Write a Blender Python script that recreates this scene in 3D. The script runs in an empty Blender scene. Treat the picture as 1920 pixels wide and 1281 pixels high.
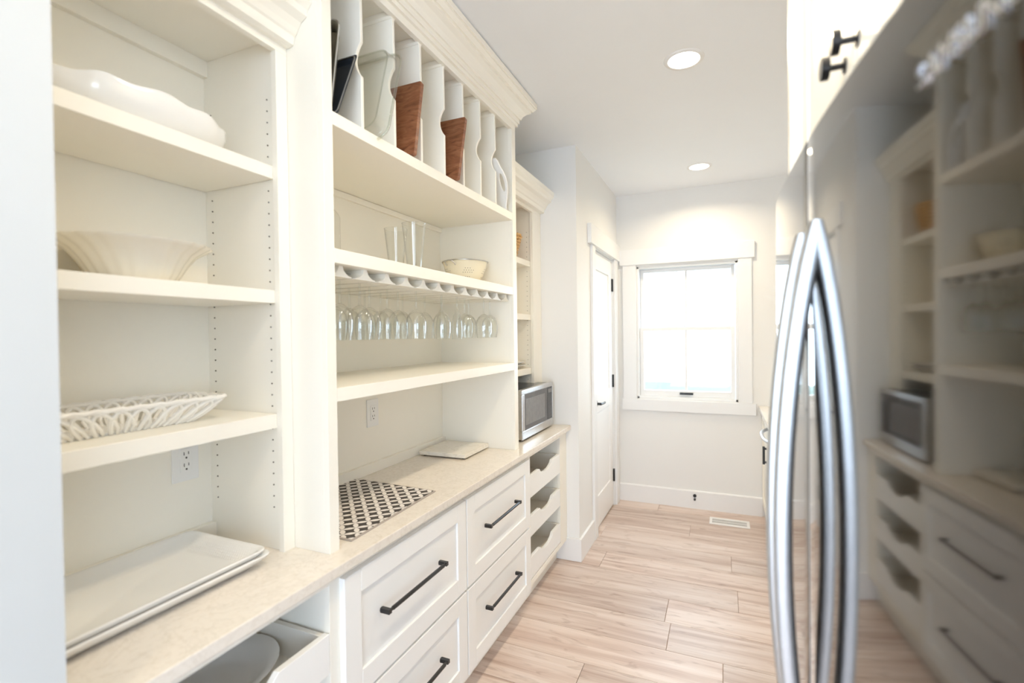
import bpy, bmesh, math, random
from mathutils import Vector, Matrix
random.seed(4)
PI = math.pi
C = bpy.context.scene.collection
S = bpy.context.scene

# ------------------------------------------------------------------ camera, world, lights, exposure
CAM_H = 1.5
cam = bpy.data.cameras.new('camera'); cam_o = bpy.data.objects.new('camera', cam); C.objects.link(cam_o)
cam.sensor_width = 36.0; cam.lens = 914.61 / 1920 * 36; cam.clip_start = 0.02; cam.clip_end = 400
r0 = (0.91766648, 0.39716457, -0.01218765); r1 = (0.00625438, 0.01623099, 0.99984871); r2 = (0.3973023, -0.91760387, 0.01241062)
cam_o.matrix_world = Matrix(((r0[0], r1[0], r2[0], 0), (r0[1], r1[1], r2[1], 0), (r0[2], r1[2], r2[2], CAM_H), (0, 0, 0, 1)))
cam.dof.use_dof = True; cam.dof.focus_distance = 2.2; cam.dof.aperture_fstop = 1.9
S.camera = cam_o
S.view_settings.view_transform = 'Standard'; S.view_settings.look = 'None'
S.view_settings.gamma = 1.0; S.view_settings.use_curve_mapping = False
S.view_settings.exposure = 0.13
WORLD = 8.0
LAMP_W = 8.6
LAMP_COL = (1.0, 0.84, 0.60)
w = bpy.data.worlds.new('overcast_sky'); S.world = w; w.use_nodes = True
wn = w.node_tree.nodes; wl = w.node_tree.links
bgn = wn.get('Background') or wn.new('ShaderNodeBackground')
tc = wn.new('ShaderNodeTexCoord'); sx = wn.new('ShaderNodeSeparateXYZ'); rp = wn.new('ShaderNodeValToRGB')
wl.new(tc.outputs['Generated'], sx.inputs[0]); wl.new(sx.outputs['Z'], rp.inputs[0])
rp.color_ramp.elements[0].position = 0.0; rp.color_ramp.elements[0].color = (0.68, 0.83, 1.0, 1)
rp.color_ramp.elements[1].position = 0.8; rp.color_ramp.elements[1].color = (0.62, 0.80, 1.0, 1)
wl.new(rp.outputs['Color'], bgn.inputs['Color']); bgn.inputs['Strength'].default_value = WORLD
S.cycles.transparent_max_bounces = 48
S.cycles.max_bounces = 16; S.cycles.diffuse_bounces = 8; S.cycles.glossy_bounces = 8; S.cycles.transmission_bounces = 12
S.cycles.sample_clamp_indirect = 6.0
S.cycles.use_denoising = True

# ------------------------------------------------------------------ materials
def new_mat(name):
    m = bpy.data.materials.new(name); m.use_nodes = True
    nt = m.node_tree
    for n in list(nt.nodes): nt.nodes.remove(n)
    out = nt.nodes.new('ShaderNodeOutputMaterial')
    return m, nt, out
def N(nt, t, **kw):
    n = nt.nodes.new(t)
    for k, v in kw.items():
        if k.startswith('i_'): n.inputs[k[2:].replace('_', ' ')].default_value = v
        else: setattr(n, k, v)
    return n
def ramp(nt, stops, fac=None):
    r = nt.nodes.new('ShaderNodeValToRGB'); e = r.color_ramp.elements
    while len(e) > 1: e.remove(e[-1])
    e[0].position = stops[0][0]; e[0].color = (*stops[0][1], 1)
    for p, c in stops[1:]:
        x = e.new(p); x.color = (*c, 1)
    if fac is not None: nt.links.new(fac, r.inputs[0])
    return r
def pbsdf(nt, out, col=(.8, .8, .8), rough=.5, metal=0., spec=.5, **kw):
    b = nt.nodes.new('ShaderNodeBsdfPrincipled')
    b.inputs['Base Color'].default_value = (*col, 1); b.inputs['Roughness'].default_value = rough
    b.inputs['Metallic'].default_value = metal; b.inputs['Specular IOR Level'].default_value = spec
    nt.links.new(b.outputs[0], out.inputs[0]); return b
def mottled(name, col, rough=.5, metal=0., amt=.03, scale=6., bump=0., bscale=300., spec=.5, coat=0.):
    """plain finish with a slight procedural tone variation"""
    m, nt, out = new_mat(name); b = pbsdf(nt, out, col, rough, metal, spec)
    t = N(nt, 'ShaderNodeTexCoord'); n = N(nt, 'ShaderNodeTexNoise'); n.inputs['Scale'].default_value = scale
    nt.links.new(t.outputs['Object'], n.inputs['Vector'])
    r = ramp(nt, [(.3, tuple(c * (1 - amt) for c in col)), (.7, tuple(min(1, c * (1 + amt * .5)) for c in col))], n.outputs['Fac'])
    nt.links.new(r.outputs[0], b.inputs['Base Color'])
    if coat: b.inputs['Coat Weight'].default_value = coat; b.inputs['Coat Roughness'].default_value = .05
    if bump:
        n2 = N(nt, 'ShaderNodeTexNoise'); n2.inputs['Scale'].default_value = bscale
        nt.links.new(t.outputs['Object'], n2.inputs['Vector'])
        bp = N(nt, 'ShaderNodeBump'); bp.inputs['Strength'].default_value = bump; bp.inputs['Distance'].default_value = .002
        nt.links.new(n2.outputs['Fac'], bp.inputs['Height']); nt.links.new(bp.outputs[0], b.inputs['Normal'])
    return m
def glass_mat(name, tint=(.97, .985, .98), gain=1.0, edge=(.80, .84, .82), rough=0.02):
    """thin clear glass: see-through face on, reflecting and slightly tinted at the edges"""
    m, nt, out = new_mat(name)
    lw = N(nt, 'ShaderNodeLayerWeight'); lw.inputs['Blend'].default_value = .25
    l2 = N(nt, 'ShaderNodeLayerWeight'); l2.inputs['Blend'].default_value = .5
    cr = ramp(nt, [(0., tint), (.75, tint), (1., edge)], lw.outputs['Facing'])
    tr = N(nt, 'ShaderNodeBsdfTransparent'); nt.links.new(cr.outputs[0], tr.inputs[0])
    gl = N(nt, 'ShaderNodeBsdfGlossy'); gl.inputs['Roughness'].default_value = rough
    mu = N(nt, 'ShaderNodeMath', operation='MULTIPLY'); mu.use_clamp = True; mu.inputs[1].default_value = gain
    pw = N(nt, 'ShaderNodeMath', operation='POWER'); pw.inputs[1].default_value = 3.2; nt.links.new(l2.outputs['Facing'], pw.inputs[0])
    sc_ = N(nt, 'ShaderNodeMath', operation='MULTIPLY_ADD'); sc_.inputs[1].default_value = .8; sc_.inputs[2].default_value = .045; nt.links.new(pw.outputs[0], sc_.inputs[0])
    nt.links.new(sc_.outputs[0], mu.inputs[0])
    mx = N(nt, 'ShaderNodeMixShader'); nt.links.new(mu.outputs[0], mx.inputs[0]); nt.links.new(tr.outputs[0], mx.inputs[1]); nt.links.new(gl.outputs[0], mx.inputs[2])
    nt.links.new(mx.outputs[0], out.inputs[0]); return m
def emit_mat(name, col, s):
    m, nt, out = new_mat(name); e = N(nt, 'ShaderNodeEmission'); e.inputs[0].default_value = (*col, 1); e.inputs[1].default_value = s
    nt.links.new(e.outputs[0], out.inputs[0]); return m

M = {}
M['cabinet'] = mottled('cabinet_paint', (.915, .885, .805), .38, amt=.012, scale=3)
M['drawerp'] = mottled('drawer_paint', (.88, .88, .87), .38, amt=.012, scale=3)
M['trayp'] = mottled('tray_paint', (.84, .80, .72), .42, amt=.02, scale=3)
M['wall'] = mottled('wall_paint', (.81, .805, .79), .7, amt=.012, scale=2, bump=.08, bscale=180)
M['ceilp'] = mottled('ceiling_paint', (.85, .87, .90), .8, amt=.01, scale=2, bump=.05, bscale=180)
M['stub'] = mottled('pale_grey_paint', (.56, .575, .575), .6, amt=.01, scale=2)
M['trim'] = mottled('trim_paint', (.83, .83, .83), .35, amt=.008, scale=3)
M['doorp'] = mottled('door_paint', (.88, .875, .865), .33, amt=.008, scale=3)
M['black'] = mottled('black_metal', (.012, .012, .014), .34, .2, amt=.2, scale=30, coat=.25)
M['holes'] = mottled('hole_shadow_grey', (.20, .18, .15), .9)
M['white_plastic'] = mottled('white_plastic', (.86, .86, .85), .3, amt=.01)
M['slot'] = mottled('dark_slot', (.03, .03, .03), .6)
M['porcelain'] = mottled('white_porcelain', (.86, .855, .84), .12, amt=.01, coat=.3)
M['cream_ceramic'] = mottled('cream_ceramic', (.84, .79, .68), .2, amt=.02, coat=.2)
M['latticec'] = mottled('white_glazed_lattice', (.86, .84, .80), .14, amt=.01, coat=.3)
M['greyceramic'] = mottled('stoneware_white', (.80, .79, .76), .15, amt=.02, coat=.3)
M['enamel'] = mottled('cream_enamel', (.84, .77, .60), .2, amt=.02, coat=.3)
M['steel'] = mottled('brushed_steel', (.62, .61, .60), .28, 1., amt=.08, scale=60)
M['handle_steel'] = mottled('handle_steel', (.66, .68, .71), .36, 1., amt=.05, scale=40)
M['chrome'] = mottled('chrome', (.86, .87, .90), .06, 1., amt=.02, scale=60)
M['pan_steel'] = mottled('tarnished_pan_metal', (.40, .38, .33), .35, 1., amt=.2, scale=25)
M['dark_tray'] = mottled('dark_nonstick', (.035, .042, .055), .3, .3, amt=.15, scale=20)
M['tray_rim'] = mottled('tray_rim_metal', (.45, .45, .45), .3, 1., amt=.1, scale=20)
M['cork'] = mottled('cork', (.45, .27, .12), .8, amt=.3, scale=60)
M['mw_black'] = mottled('microwave_black', (.012, .012, .013), .16, .0, amt=.1, scale=30)
M['mw_glass'] = mottled('microwave_door_glass', (.055, .052, .055), .06, 0., amt=.1, spec=.8)
M['mw_window'] = mottled('microwave_window_mesh', (.17, .17, .175), .12, 0., amt=.1, scale=40, spec=.8)
M['rubber'] = mottled('rubber', (.02, .02, .02), .7)
M['strip'] = mottled('pale_edge_glint', (.80, .82, .86), .7, .0)  # pale colour imitates light caught on the fridge door edges
M['subgrey'] = mottled('vent_shadow_grey', (.16, .155, .15), .7)
M['gasket'] = mottled('pale_gasket', (.72, .74, .78), .35, .3)
M['glass'] = glass_mat('drinking_glass', tint=(.985, .99, .985), gain=1.35, edge=(.90, .92, .90))
M['dish_glass'] = glass_mat('baking_dish_glass', tint=(.985, .988, .975), gain=1.2, edge=(.74, .76, .68))
M['rim_glass'] = glass_mat('thick_rim_glass', tint=(.93, .94, .90), gain=2.2, edge=(.70, .72, .65))
M['pane'] = glass_mat('window_pane_glass', tint=(.97, .985, .98), gain=.8, edge=(.9, .93, .92))
M['lens'] = emit_mat('lamp_lens', (1., .93, .82), 6.0)

def fridge_mat():
    m, nt, out = new_mat('dark_glossy_fridge_steel'); b = pbsdf(nt, out, (.05, .042, .034), .065, 1.0); b.inputs['Coat Weight'].default_value = 1.0; b.inputs['Coat Roughness'].default_value = .055
    t = N(nt, 'ShaderNodeTexCoord'); mp = N(nt, 'ShaderNodeMapping'); mp.inputs['Scale'].default_value = (1, 60, 1.2)
    nt.links.new(t.outputs['Object'], mp.inputs[0]); n = N(nt, 'ShaderNodeTexNoise'); n.inputs['Scale'].default_value = 6
    nt.links.new(mp.outputs[0], n.inputs['Vector'])
    r = ramp(nt, [(.3, (.047, .039, .031)), (.7, (.053, .045, .037))], n.outputs['Fac']); nt.links.new(r.outputs[0], b.inputs['Base Color'])
    return m
M['fridge'] = fridge_mat()
def quartz_mat():
    m, nt, out = new_mat('cream_quartz'); b = pbsdf(nt, out, (.8, .75, .68), .2)
    t = N(nt, 'ShaderNodeTexCoord'); n = N(nt, 'ShaderNodeTexNoise'); n.inputs['Scale'].default_value = 9; n.inputs['Detail'].default_value = 8; n.inputs['Roughness'].default_value = .65; n.inputs['Distortion'].default_value = 1.2
    nt.links.new(t.outputs['Object'], n.inputs['Vector'])
    r = ramp(nt, [(.0, (.79, .735, .665)), (.46, (.80, .745, .675)), (.5, (.75, .695, .625)), (.54, (.80, .745, .675)), (1, (.79, .735, .665))], n.outputs['Fac'])
    n2 = N(nt, 'ShaderNodeTexNoise'); n2.inputs['Scale'].default_value = 70; n2.inputs['Detail'].default_value = 4
    nt.links.new(t.outputs['Object'], n2.inputs['Vector'])
    r2 = ramp(nt, [(.35, (.80, .76, .70)), (.5, (1, 1, 1))], n2.outputs['Fac'])
    mx = N(nt, 'ShaderNodeMixRGB', blend_type='MULTIPLY'); mx.inputs[0].default_value = .25
    nt.links.new(r.outputs[0], mx.inputs[1]); nt.links.new(r2.outputs[0], mx.inputs[2]); nt.links.new(mx.outputs[0], b.inputs['Base Color'])
    return m
M['quartz'] = quartz_mat()
def marble_mat():
    m, nt, out = new_mat('cream_marble'); b = pbsdf(nt, out, (.8, .76, .68), .25)
    t = N(nt, 'ShaderNodeTexCoord'); n = N(nt, 'ShaderNodeTexNoise'); n.inputs['Scale'].default_value = 6; n.inputs['Detail'].default_value = 6; n.inputs['Distortion'].default_value = 2
    nt.links.new(t.outputs['Object'], n.inputs['Vector'])
    r = ramp(nt, [(.0, (.80, .76, .69)), (.47, (.83, .79, .72)), (.5, (.74, .70, .63)), (.53, (.83, .79, .72)), (1, (.80, .76, .69))], n.outputs['Fac'])
    nt.links.new(r.outputs[0], b.inputs['Base Color']); return m
M['marble'] = marble_mat()
def plank_mat():
    m, nt, out = new_mat('oak_plank'); b = pbsdf(nt, out, (.5, .4, .3), .36)
    t = N(nt, 'ShaderNodeTexCoord'); oi = N(nt, 'ShaderNodeObjectInfo')
    mu = N(nt, 'ShaderNodeVectorMath', operation='SCALE'); mu.inputs['Scale'].default_value = 37.0
    cb = N(nt, 'ShaderNodeCombineXYZ'); nt.links.new(oi.outputs['Random'], cb.inputs[0]); nt.links.new(oi.outputs['Random'], cb.inputs[1]); nt.links.new(cb.outputs[0], mu.inputs[0])
    ad = N(nt, 'ShaderNodeVectorMath', operation='ADD'); nt.links.new(t.outputs['Object'], ad.inputs[0]); nt.links.new(mu.outputs[0], ad.inputs[1])
    def noise(sc, s, d, dist=0):
        mp = N(nt, 'ShaderNodeMapping'); mp.inputs['Scale'].default_value = sc; nt.links.new(ad.outputs[0], mp.inputs[0])
        n = N(nt, 'ShaderNodeTexNoise'); n.inputs['Scale'].default_value = s; n.inputs['Detail'].default_value = d; n.inputs['Distortion'].default_value = dist
        nt.links.new(mp.outputs[0], n.inputs['Vector']); return n
    a = noise((.5, 7, 1), 2.2, 5, .6)      # broad streaks along the board
    g = noise((1.2, 60, 1), 3, 6, .3)      # fine grain
    k = noise((2.5, 9, 1), 2.0, 3, 1.5)    # darker cathedral marks
    r = ramp(nt, [(.26, (.42, .30, .24)), (.40, (.56, .43, .365)), (.54, (.67, .555, .49)), (.70, (.73, .63, .575))], a.outputs['Fac'])
    rg = ramp(nt, [(.3, (.80, .78, .77)), (.6, (1, 1, 1))], g.outputs['Fac'])
    rk = ramp(nt, [(.30, (.74, .69, .66)), (.42, (1, 1, 1))], k.outputs['Fac'])
    m1 = N(nt, 'ShaderNodeMixRGB', blend_type='MULTIPLY'); m1.inputs[0].default_value = .55; nt.links.new(r.outputs[0], m1.inputs[1]); nt.links.new(rg.outputs[0], m1.inputs[2])
    m2 = N(nt, 'ShaderNodeMixRGB', blend_type='MULTIPLY'); m2.inputs[0].default_value = .8; nt.links.new(m1.outputs[0], m2.inputs[1]); nt.links.new(rk.outputs[0], m2.inputs[2])
    hs = N(nt, 'ShaderNodeHueSaturation'); vr = N(nt, 'ShaderNodeMapRange'); vr.inputs['To Min'].default_value = .9; vr.inputs['To Max'].default_value = 1.08
    nt.links.new(oi.outputs['Random'], vr.inputs['Value']); nt.links.new(vr.outputs[0], hs.inputs['Value']); nt.links.new(m2.outputs[0], hs.inputs['Color'])
    nt.links.new(hs.outputs[0], b.inputs['Base Color'])
    bp = N(nt, 'ShaderNodeBump'); bp.inputs['Strength'].default_value = .08; bp.inputs['Distance'].default_value = .001
    nt.links.new(g.outputs['Fac'], bp.inputs['Height']); nt.links.new(bp.outputs[0], b.inputs['Normal'])
    return m
M['plank'] = plank_mat()
M['subfloor'] = mottled('dark_joint', (.42, .32, .26), .9)
def wood_mat(name, dark, mid, light, sc):
    m, nt, out = new_mat(name); b = pbsdf(nt, out, mid, .4)
    t = N(nt, 'ShaderNodeTexCoord'); mp = N(nt, 'ShaderNodeMapping'); mp.inputs['Scale'].default_value = sc
    nt.links.new(t.outputs['Object'], mp.inputs[0])
    n = N(nt, 'ShaderNodeTexNoise'); n.inputs['Scale'].default_value = 5; n.inputs['Detail'].default_value = 6; n.inputs['Distortion'].default_value = 1.4
    nt.links.new(mp.outputs[0], n.inputs['Vector'])
    r = ramp(nt, [(.30, dark), (.5, mid), (.72, light)], n.outputs['Fac']); nt.links.new(r.outputs[0], b.inputs['Base Color']); return m
M['wood_board'] = wood_mat('acacia_board', (.15, .052, .022), (.27, .105, .048), (.37, .165, .08), (2.5, 2.5, 9))
M['wicker'] = wood_mat('honey_wicker', (.42, .22, .06), (.66, .40, .15), (.78, .52, .24), (20, 20, 20))
def mat_mat():
    """printed dish mat: dark ground, white pointed ovals along a diagonal lattice"""
    m, nt, out = new_mat('printed_mat'); b = pbsdf(nt, out, (.1, .1, .1), .7)
    t = N(nt, 'ShaderNodeTexCoord'); mp = N(nt, 'ShaderNodeMapping'); mp.inputs['Rotation'].default_value = (0, 0, PI / 4); mp.inputs['Scale'].default_value = (1 / .041,) * 3
    nt.links.new(t.outputs['Object'], mp.inputs[0]); sp = N(nt, 'ShaderNodeSeparateXYZ'); nt.links.new(mp.outputs[0], sp.inputs[0])
    def ma(op, a, bb=None):
        n = N(nt, 'ShaderNodeMath', operation=op)
        for i, v in enumerate((a, bb)):
            if v is None: continue
            if isinstance(v, (int, float)): n.inputs[i].default_value = v
            else: nt.links.new(v, n.inputs[i])
        return n.outputs[0]
    def absfr(s): return ma('ABSOLUTE', ma('SUBTRACT', ma('FRACT', s), .5))     # 0 at the cell centre, .5 at the lattice line
    u, v = absfr(sp.outputs[0]), absfr(sp.outputs[1])
    u2, v2 = ma('MULTIPLY', u, u), ma('MULTIPLY', v, v)
    def dist2(a, bb): return ma('ADD', ma('POWER', a, 2), ma('POWER', bb, 2))
    l1 = ma('LESS_THAN', dist2(u, ma('SUBTRACT', 1.0, v)), .49)                 # also inside the neighbouring circle
    l2 = ma('LESS_THAN', dist2(v, ma('SUBTRACT', 1.0, u)), .49)
    white = ma('MAXIMUM', l1, l2)
    mx = N(nt, 'ShaderNodeMixRGB'); nt.links.new(white, mx.inputs[0]); mx.inputs[1].default_value = (.055, .048, .043, 1); mx.inputs[2].default_value = (.78, .74, .71, 1)
    nt.links.new(mx.outputs[0], b.inputs['Base Color']); return m
M['mat'] = mat_mat()
M['mat_edge'] = mottled('mat_binding', (.42, .37, .33), .8)
def grass_mat():
    m, nt, out = new_mat('lawn_grass'); b = pbsdf(nt, out, (.12, .25, .1), .9)
    t = N(nt, 'ShaderNodeTexCoord'); n = N(nt, 'ShaderNodeTexNoise'); n.inputs['Scale'].default_value = .6; n.inputs['Detail'].default_value = 5
    nt.links.new(t.outputs['Object'], n.inputs['Vector'])
    r = ramp(nt, [(.3, (.090, .118, .085)), (.7, (.11, .138, .10))], n.outputs['Fac']); nt.links.new(r.outputs[0], b.inputs['Base Color']); return m
M['grass'] = grass_mat()

# ------------------------------------------------------------------ mesh helpers
class MB:
    def __init__(s): s.v = []; s.f = []; s.sm = []
    def add(s, vs, fs, smooth=False):
        o = len(s.v); s.v += [Vector(v) for v in vs]
        for f in fs: s.f.append([i + o for i in f]); s.sm.append(smooth)
        return s
    def box(s, x0, x1, y0, y1, z0, z1):
        x0, x1 = min(x0, x1), max(x0, x1); y0, y1 = min(y0, y1), max(y0, y1); z0, z1 = min(z0, z1), max(z0, z1)
        return s.add([(x, y, z) for x in (x0, x1) for y in (y0, y1) for z in (z0, z1)],
                     [(0, 1, 3, 2), (4, 6, 7, 5), (0, 4, 5, 1), (2, 3, 7, 6), (0, 2, 6, 4), (1, 5, 7, 3)])
    def prism(s, pts, ax, a, b, smooth=False):
        mk = {'x': lambda u, v, w: (w, u, v), 'y': lambda u, v, w: (u, w, v), 'z': lambda u, v, w: (u, v, w)}[ax]
        n = len(pts)
        s.add([mk(u, v, a) for u, v in pts] + [mk(u, v, b) for u, v in pts],
              [(i, (i + 1) % n, n + (i + 1) % n, n + i) for i in range(n)], smooth)
        o = len(s.v) - 2 * n
        s.f += [list(range(o, o + n)), list(range(o + n, o + 2 * n))]; s.sm += [False, False]
        return s
    def lathe(s, prof, c=(0, 0, 0), n=32, sx=1, sy=1, fn=None, closed=False):
        """prof: (r,z) list about z; fn(a,i,r,z)->(r,z) lets a rim wave; closed joins last ring to first"""
        k = len(prof); vs = []
        for i, (r, z) in enumerate(prof):
            for j in range(n):
                a = 2 * PI * j / n; rr, zz = fn(a, i, r, z) if fn else (r, z)
                vs.append((c[0] + sx * rr * math.cos(a), c[1] + sy * rr * math.sin(a), c[2] + zz))
        fs = []
        for i in range(k if closed else k - 1):
            i2 = (i + 1) % k
            for j in range(n): fs.append((i * n + j, i * n + (j + 1) % n, i2 * n + (j + 1) % n, i2 * n + j))
        s.add(vs, fs, True); return s
    def tube(s, pts, r, n=8, closed=False, cap=True, rr=None):
        """rr: (ra, rb) for an oval section (ra along the path's side vector, rb along its up)"""
        pts = [Vector(p) for p in pts]; k = len(pts); vs = []; up = None
        for i, p in enumerate(pts):
            d = (pts[(i + 1) % k] - pts[i - 1]) if closed else (pts[min(i + 1, k - 1)] - pts[max(i - 1, 0)])
            d.normalize()
            if up is None:
                up = Vector((0, 0, 1)) if abs(d.z) < .9 else Vector((1, 0, 0))
            side = d.cross(up); side.normalize(); up = side.cross(d); up.normalize()
            ra, rb = (rr if rr else (r, r)) if not isinstance(r, (list, tuple)) else (r[i], r[i])
            for j in range(n):
                a = 2 * PI * j / n; vs.append(p + side * ra * math.cos(a) + up * rb * math.sin(a))
        fs = []
        for i in range(k if closed else k - 1):
            i2 = (i + 1) % k
            for j in range(n): fs.append((i * n + j, i * n + (j + 1) % n, i2 * n + (j + 1) % n, i2 * n + j))
        s.add(vs, fs, True)
        if cap and not closed:
            o = len(s.v) - k * n
            s.f += [list(range(o, o + n)), list(range(o + (k - 1) * n, o + k * n))]; s.sm += [False, False]
        return s
    def disc(s, c, r, ax, t, n=20):
        pts = [(r * math.cos(2 * PI * i / n), r * math.sin(2 * PI * i / n)) for i in range(n)]
        if ax == 'x': return s.prism([(c[1] + u, c[2] + v) for u, v in pts], 'x', c[0], c[0] + t, True)
        if ax == 'y': return s.prism([(c[0] + u, c[2] + v) for u, v in pts], 'y', c[1], c[1] + t, True)
        return s.prism([(c[0] + u, c[1] + v) for u, v in pts], 'z', c[2], c[2] + t, True)
    def xf(s, m):
        s.v = [m @ v for v in s.v]; return s
    def build(s, name, mat, parent=None, bevel=0, local=False, seg=2):
        me = bpy.data.meshes.new(name); off = Vector((0, 0, 0))
        if parent is not None and not local:
            p = parent
            while p is not None: off += p.location; p = p.parent
        me.from_pydata([v - off for v in s.v], [], s.f)
        bm = bmesh.new(); bm.from_mesh(me)
        for f, sm in zip(bm.faces, s.sm): f.smooth = sm
        bmesh.ops.recalc_face_normals(bm, faces=bm.faces); bm.to_mesh(me); bm.free()
        if any(s.sm): me.set_sharp_from_angle(angle=math.radians(50))
        o = bpy.data.objects.new(name, me); C.objects.link(o)
        me.materials.append(M[mat] if isinstance(mat, str) else mat)
        if parent is not None: o.parent = parent
        if bevel:
            b = o.modifiers.new('bevel', 'BEVEL'); b.width = bevel; b.segments = seg; b.limit_method = 'ANGLE'; b.angle_limit = math.radians(40)
            for p in me.polygons: p.use_smooth = False
        return o
def box(x0, x1, y0, y1, z0, z1): return MB().box(x0, x1, y0, y1, z0, z1)
def tag(o, label=None, cat=None, group=None, kind=None):
    if label: o['label'] = label
    if cat: o['category'] = cat
    if group: o['group'] = group
    if kind: o['kind'] = kind
    return o
def thing(name, loc, label, cat, group=None):
    o = bpy.data.objects.new(name, None); o.empty_display_size = .05; C.objects.link(o); o.location = loc
    return tag(o, label, cat, group)
def struct(o): o['kind'] = 'structure'; return o
def copy_tree(o, loc=None, parent=None):
    c = o.copy(); C.objects.link(c)
    if parent is not None: c.parent = parent
    if loc is not None: c.location = loc
    for ch in [x for x in o.children]: copy_tree(ch, None, c)
    return c
def rrect(x0, x1, y0, y1, r, n=5):
    pts = []
    for cx, cy, a0 in ((x1 - r, y1 - r, 0), (x0 + r, y1 - r, 90), (x0 + r, y0 + r, 180), (x1 - r, y0 + r, 270)):
        for i in range(n + 1):
            a = math.radians(a0 + 90 * i / n); pts.append((cx + r * math.cos(a), cy + r * math.sin(a)))
    return pts

# ------------------------------------------------------------------ the room
CEIL = 2.743; YB = 4.44; XW = -1.47; XR = .92
fl = struct(box(-3.2, 3.2, -5.6, YB + .15, -.12, -.006).build('floor', 'subfloor'))
PW = .235; y0 = 2.385
known = {0: -.258, 2: .067, 3: -.745, -2: -.59}
mesh_cache = {}
for k in range(-16, 9):
    ya, yb = y0 + PW * k, y0 + PW * (k + 1)
    if ya > YB: break
    yb = min(yb, YB)
    j = known.get(k, -.9 + (k * .61) % 1.5)
    while j > -1.47: j -= 1.5
    while j < XR:
        xa, xb = max(j, XW), min(j + 1.5, XR)
        j += 1.5
        if xb - xa < .05: continue
        key = (round(xb - xa, 3), round(yb - ya, 3))
        g = .0009
        o = box(-(xb - xa) / 2 + g, (xb - xa) / 2 - g, -(yb - ya) / 2 + g, (yb - ya) / 2 - g, -.006, 0)
        if key not in mesh_cache:
            o = o.build('plank', 'plank', bevel=.0012, seg=1); mesh_cache[key] = o
        else:
            o = mesh_cache[key].copy(); C.objects.link(o)
        o.parent = fl; o.location = ((xa + xb) / 2, (ya + yb) / 2, 0)
struct(box(-3.2, 3.2, -5.6, YB + .15, CEIL, CEIL + .1).build('ceiling', 'ceilp'))
# back wall with the window opening
WX0, WX1, WZ0, WZ1 = -.705, .112, .925, 2.095
wb = MB().box(XW, WX0, YB, YB + .15, 0, CEIL).box(WX1, XR + .1, YB, YB + .15, 0, CEIL).box(WX0, WX1, YB, YB + .15, 0, WZ0).box(WX0, WX1, YB, YB + .15, WZ1, CEIL)
struct(wb.build('wall_back', 'wall'))
# left wall: recess behind the hutches, the jutting door wall, the near stub
DY0, DY1, DZ = 3.575, 4.262, 2.14
XD = -.88
wlm = MB().box(XW - .1, XW, .2, 3.2, 0, CEIL)
wlm.box(XW - .1, XD, 3.118, DY0 - .012, 0, CEIL).box(XW - .1, XD, DY1 + .012, YB, 0, CEIL).box(XW - .1, XD, DY0 - .012, DY1 + .012, DZ + .012, CEIL).box(XW - .1, XD - .16, DY0 - .012, DY1 + .012, 0, DZ + .012)
struct(wlm.build('wall_left', 'wall'))
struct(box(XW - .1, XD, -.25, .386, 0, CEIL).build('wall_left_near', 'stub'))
struct(box(XR, XR + .1, -.4, YB, 0, CEIL).build('wall_right', 'wall'))
# unseen kitchen behind the camera: openings sized and placed to tune the daylight
wf = MB().box(-3.2, -2.9, -5.5, -5.4, 0, CEIL).box(2.9, 3.2, -5.5, -5.4, 0, CEIL).box(-2.9, 2.9, -5.5, -5.4, 2.5, CEIL)
struct(wf.build('wall_front', 'wall'))
struct(MB().box(-3.3, -3.2, -5.5, -4.6, 0, CEIL).box(-3.3, -3.2, -1.6, -.25, 0, CEIL).box(-3.3, -3.2, -4.6, -1.6, 0, .5).box(-3.3, -3.2, -4.6, -1.6, 2.4, CEIL).build('wall_left_front', 'wall'))
struct(MB().box(3.2, 3.3, -5.5, -3.6, 0, CEIL).box(3.2, 3.3, -1.4, -.3, 0, CEIL).box(3.2, 3.3, -3.6, -1.4, 0, .9).box(3.2, 3.3, -3.6, -1.4, 2.3, CEIL).build('wall_right_front', 'wall'))  # unseen side opening added and shaped for fill light
struct(box(-3.3, XW - .1, -.25, -.15, 0, CEIL).build('wall_left_return', 'wall'))
struct(box(XR, 3.3, -.4, -.3, 0, CEIL).build('wall_right_return', 'wall'))
# baseboards
struct(MB().prism([(YB, 0), (YB - .016, 0), (YB - .016, .145), (YB - .010, .153), (YB, .153)], 'x', XD, .285).build('baseboard_back', 'trim'))
struct(box(XD - .2, XD + .016, 3.102, 3.118, 0, .15).build('baseboard_column', 'trim', bevel=.002))
struct(box(XD, XD + .016, 3.118, 3.475, 0, .15).build('baseboard_left', 'trim', bevel=.002))
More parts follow.
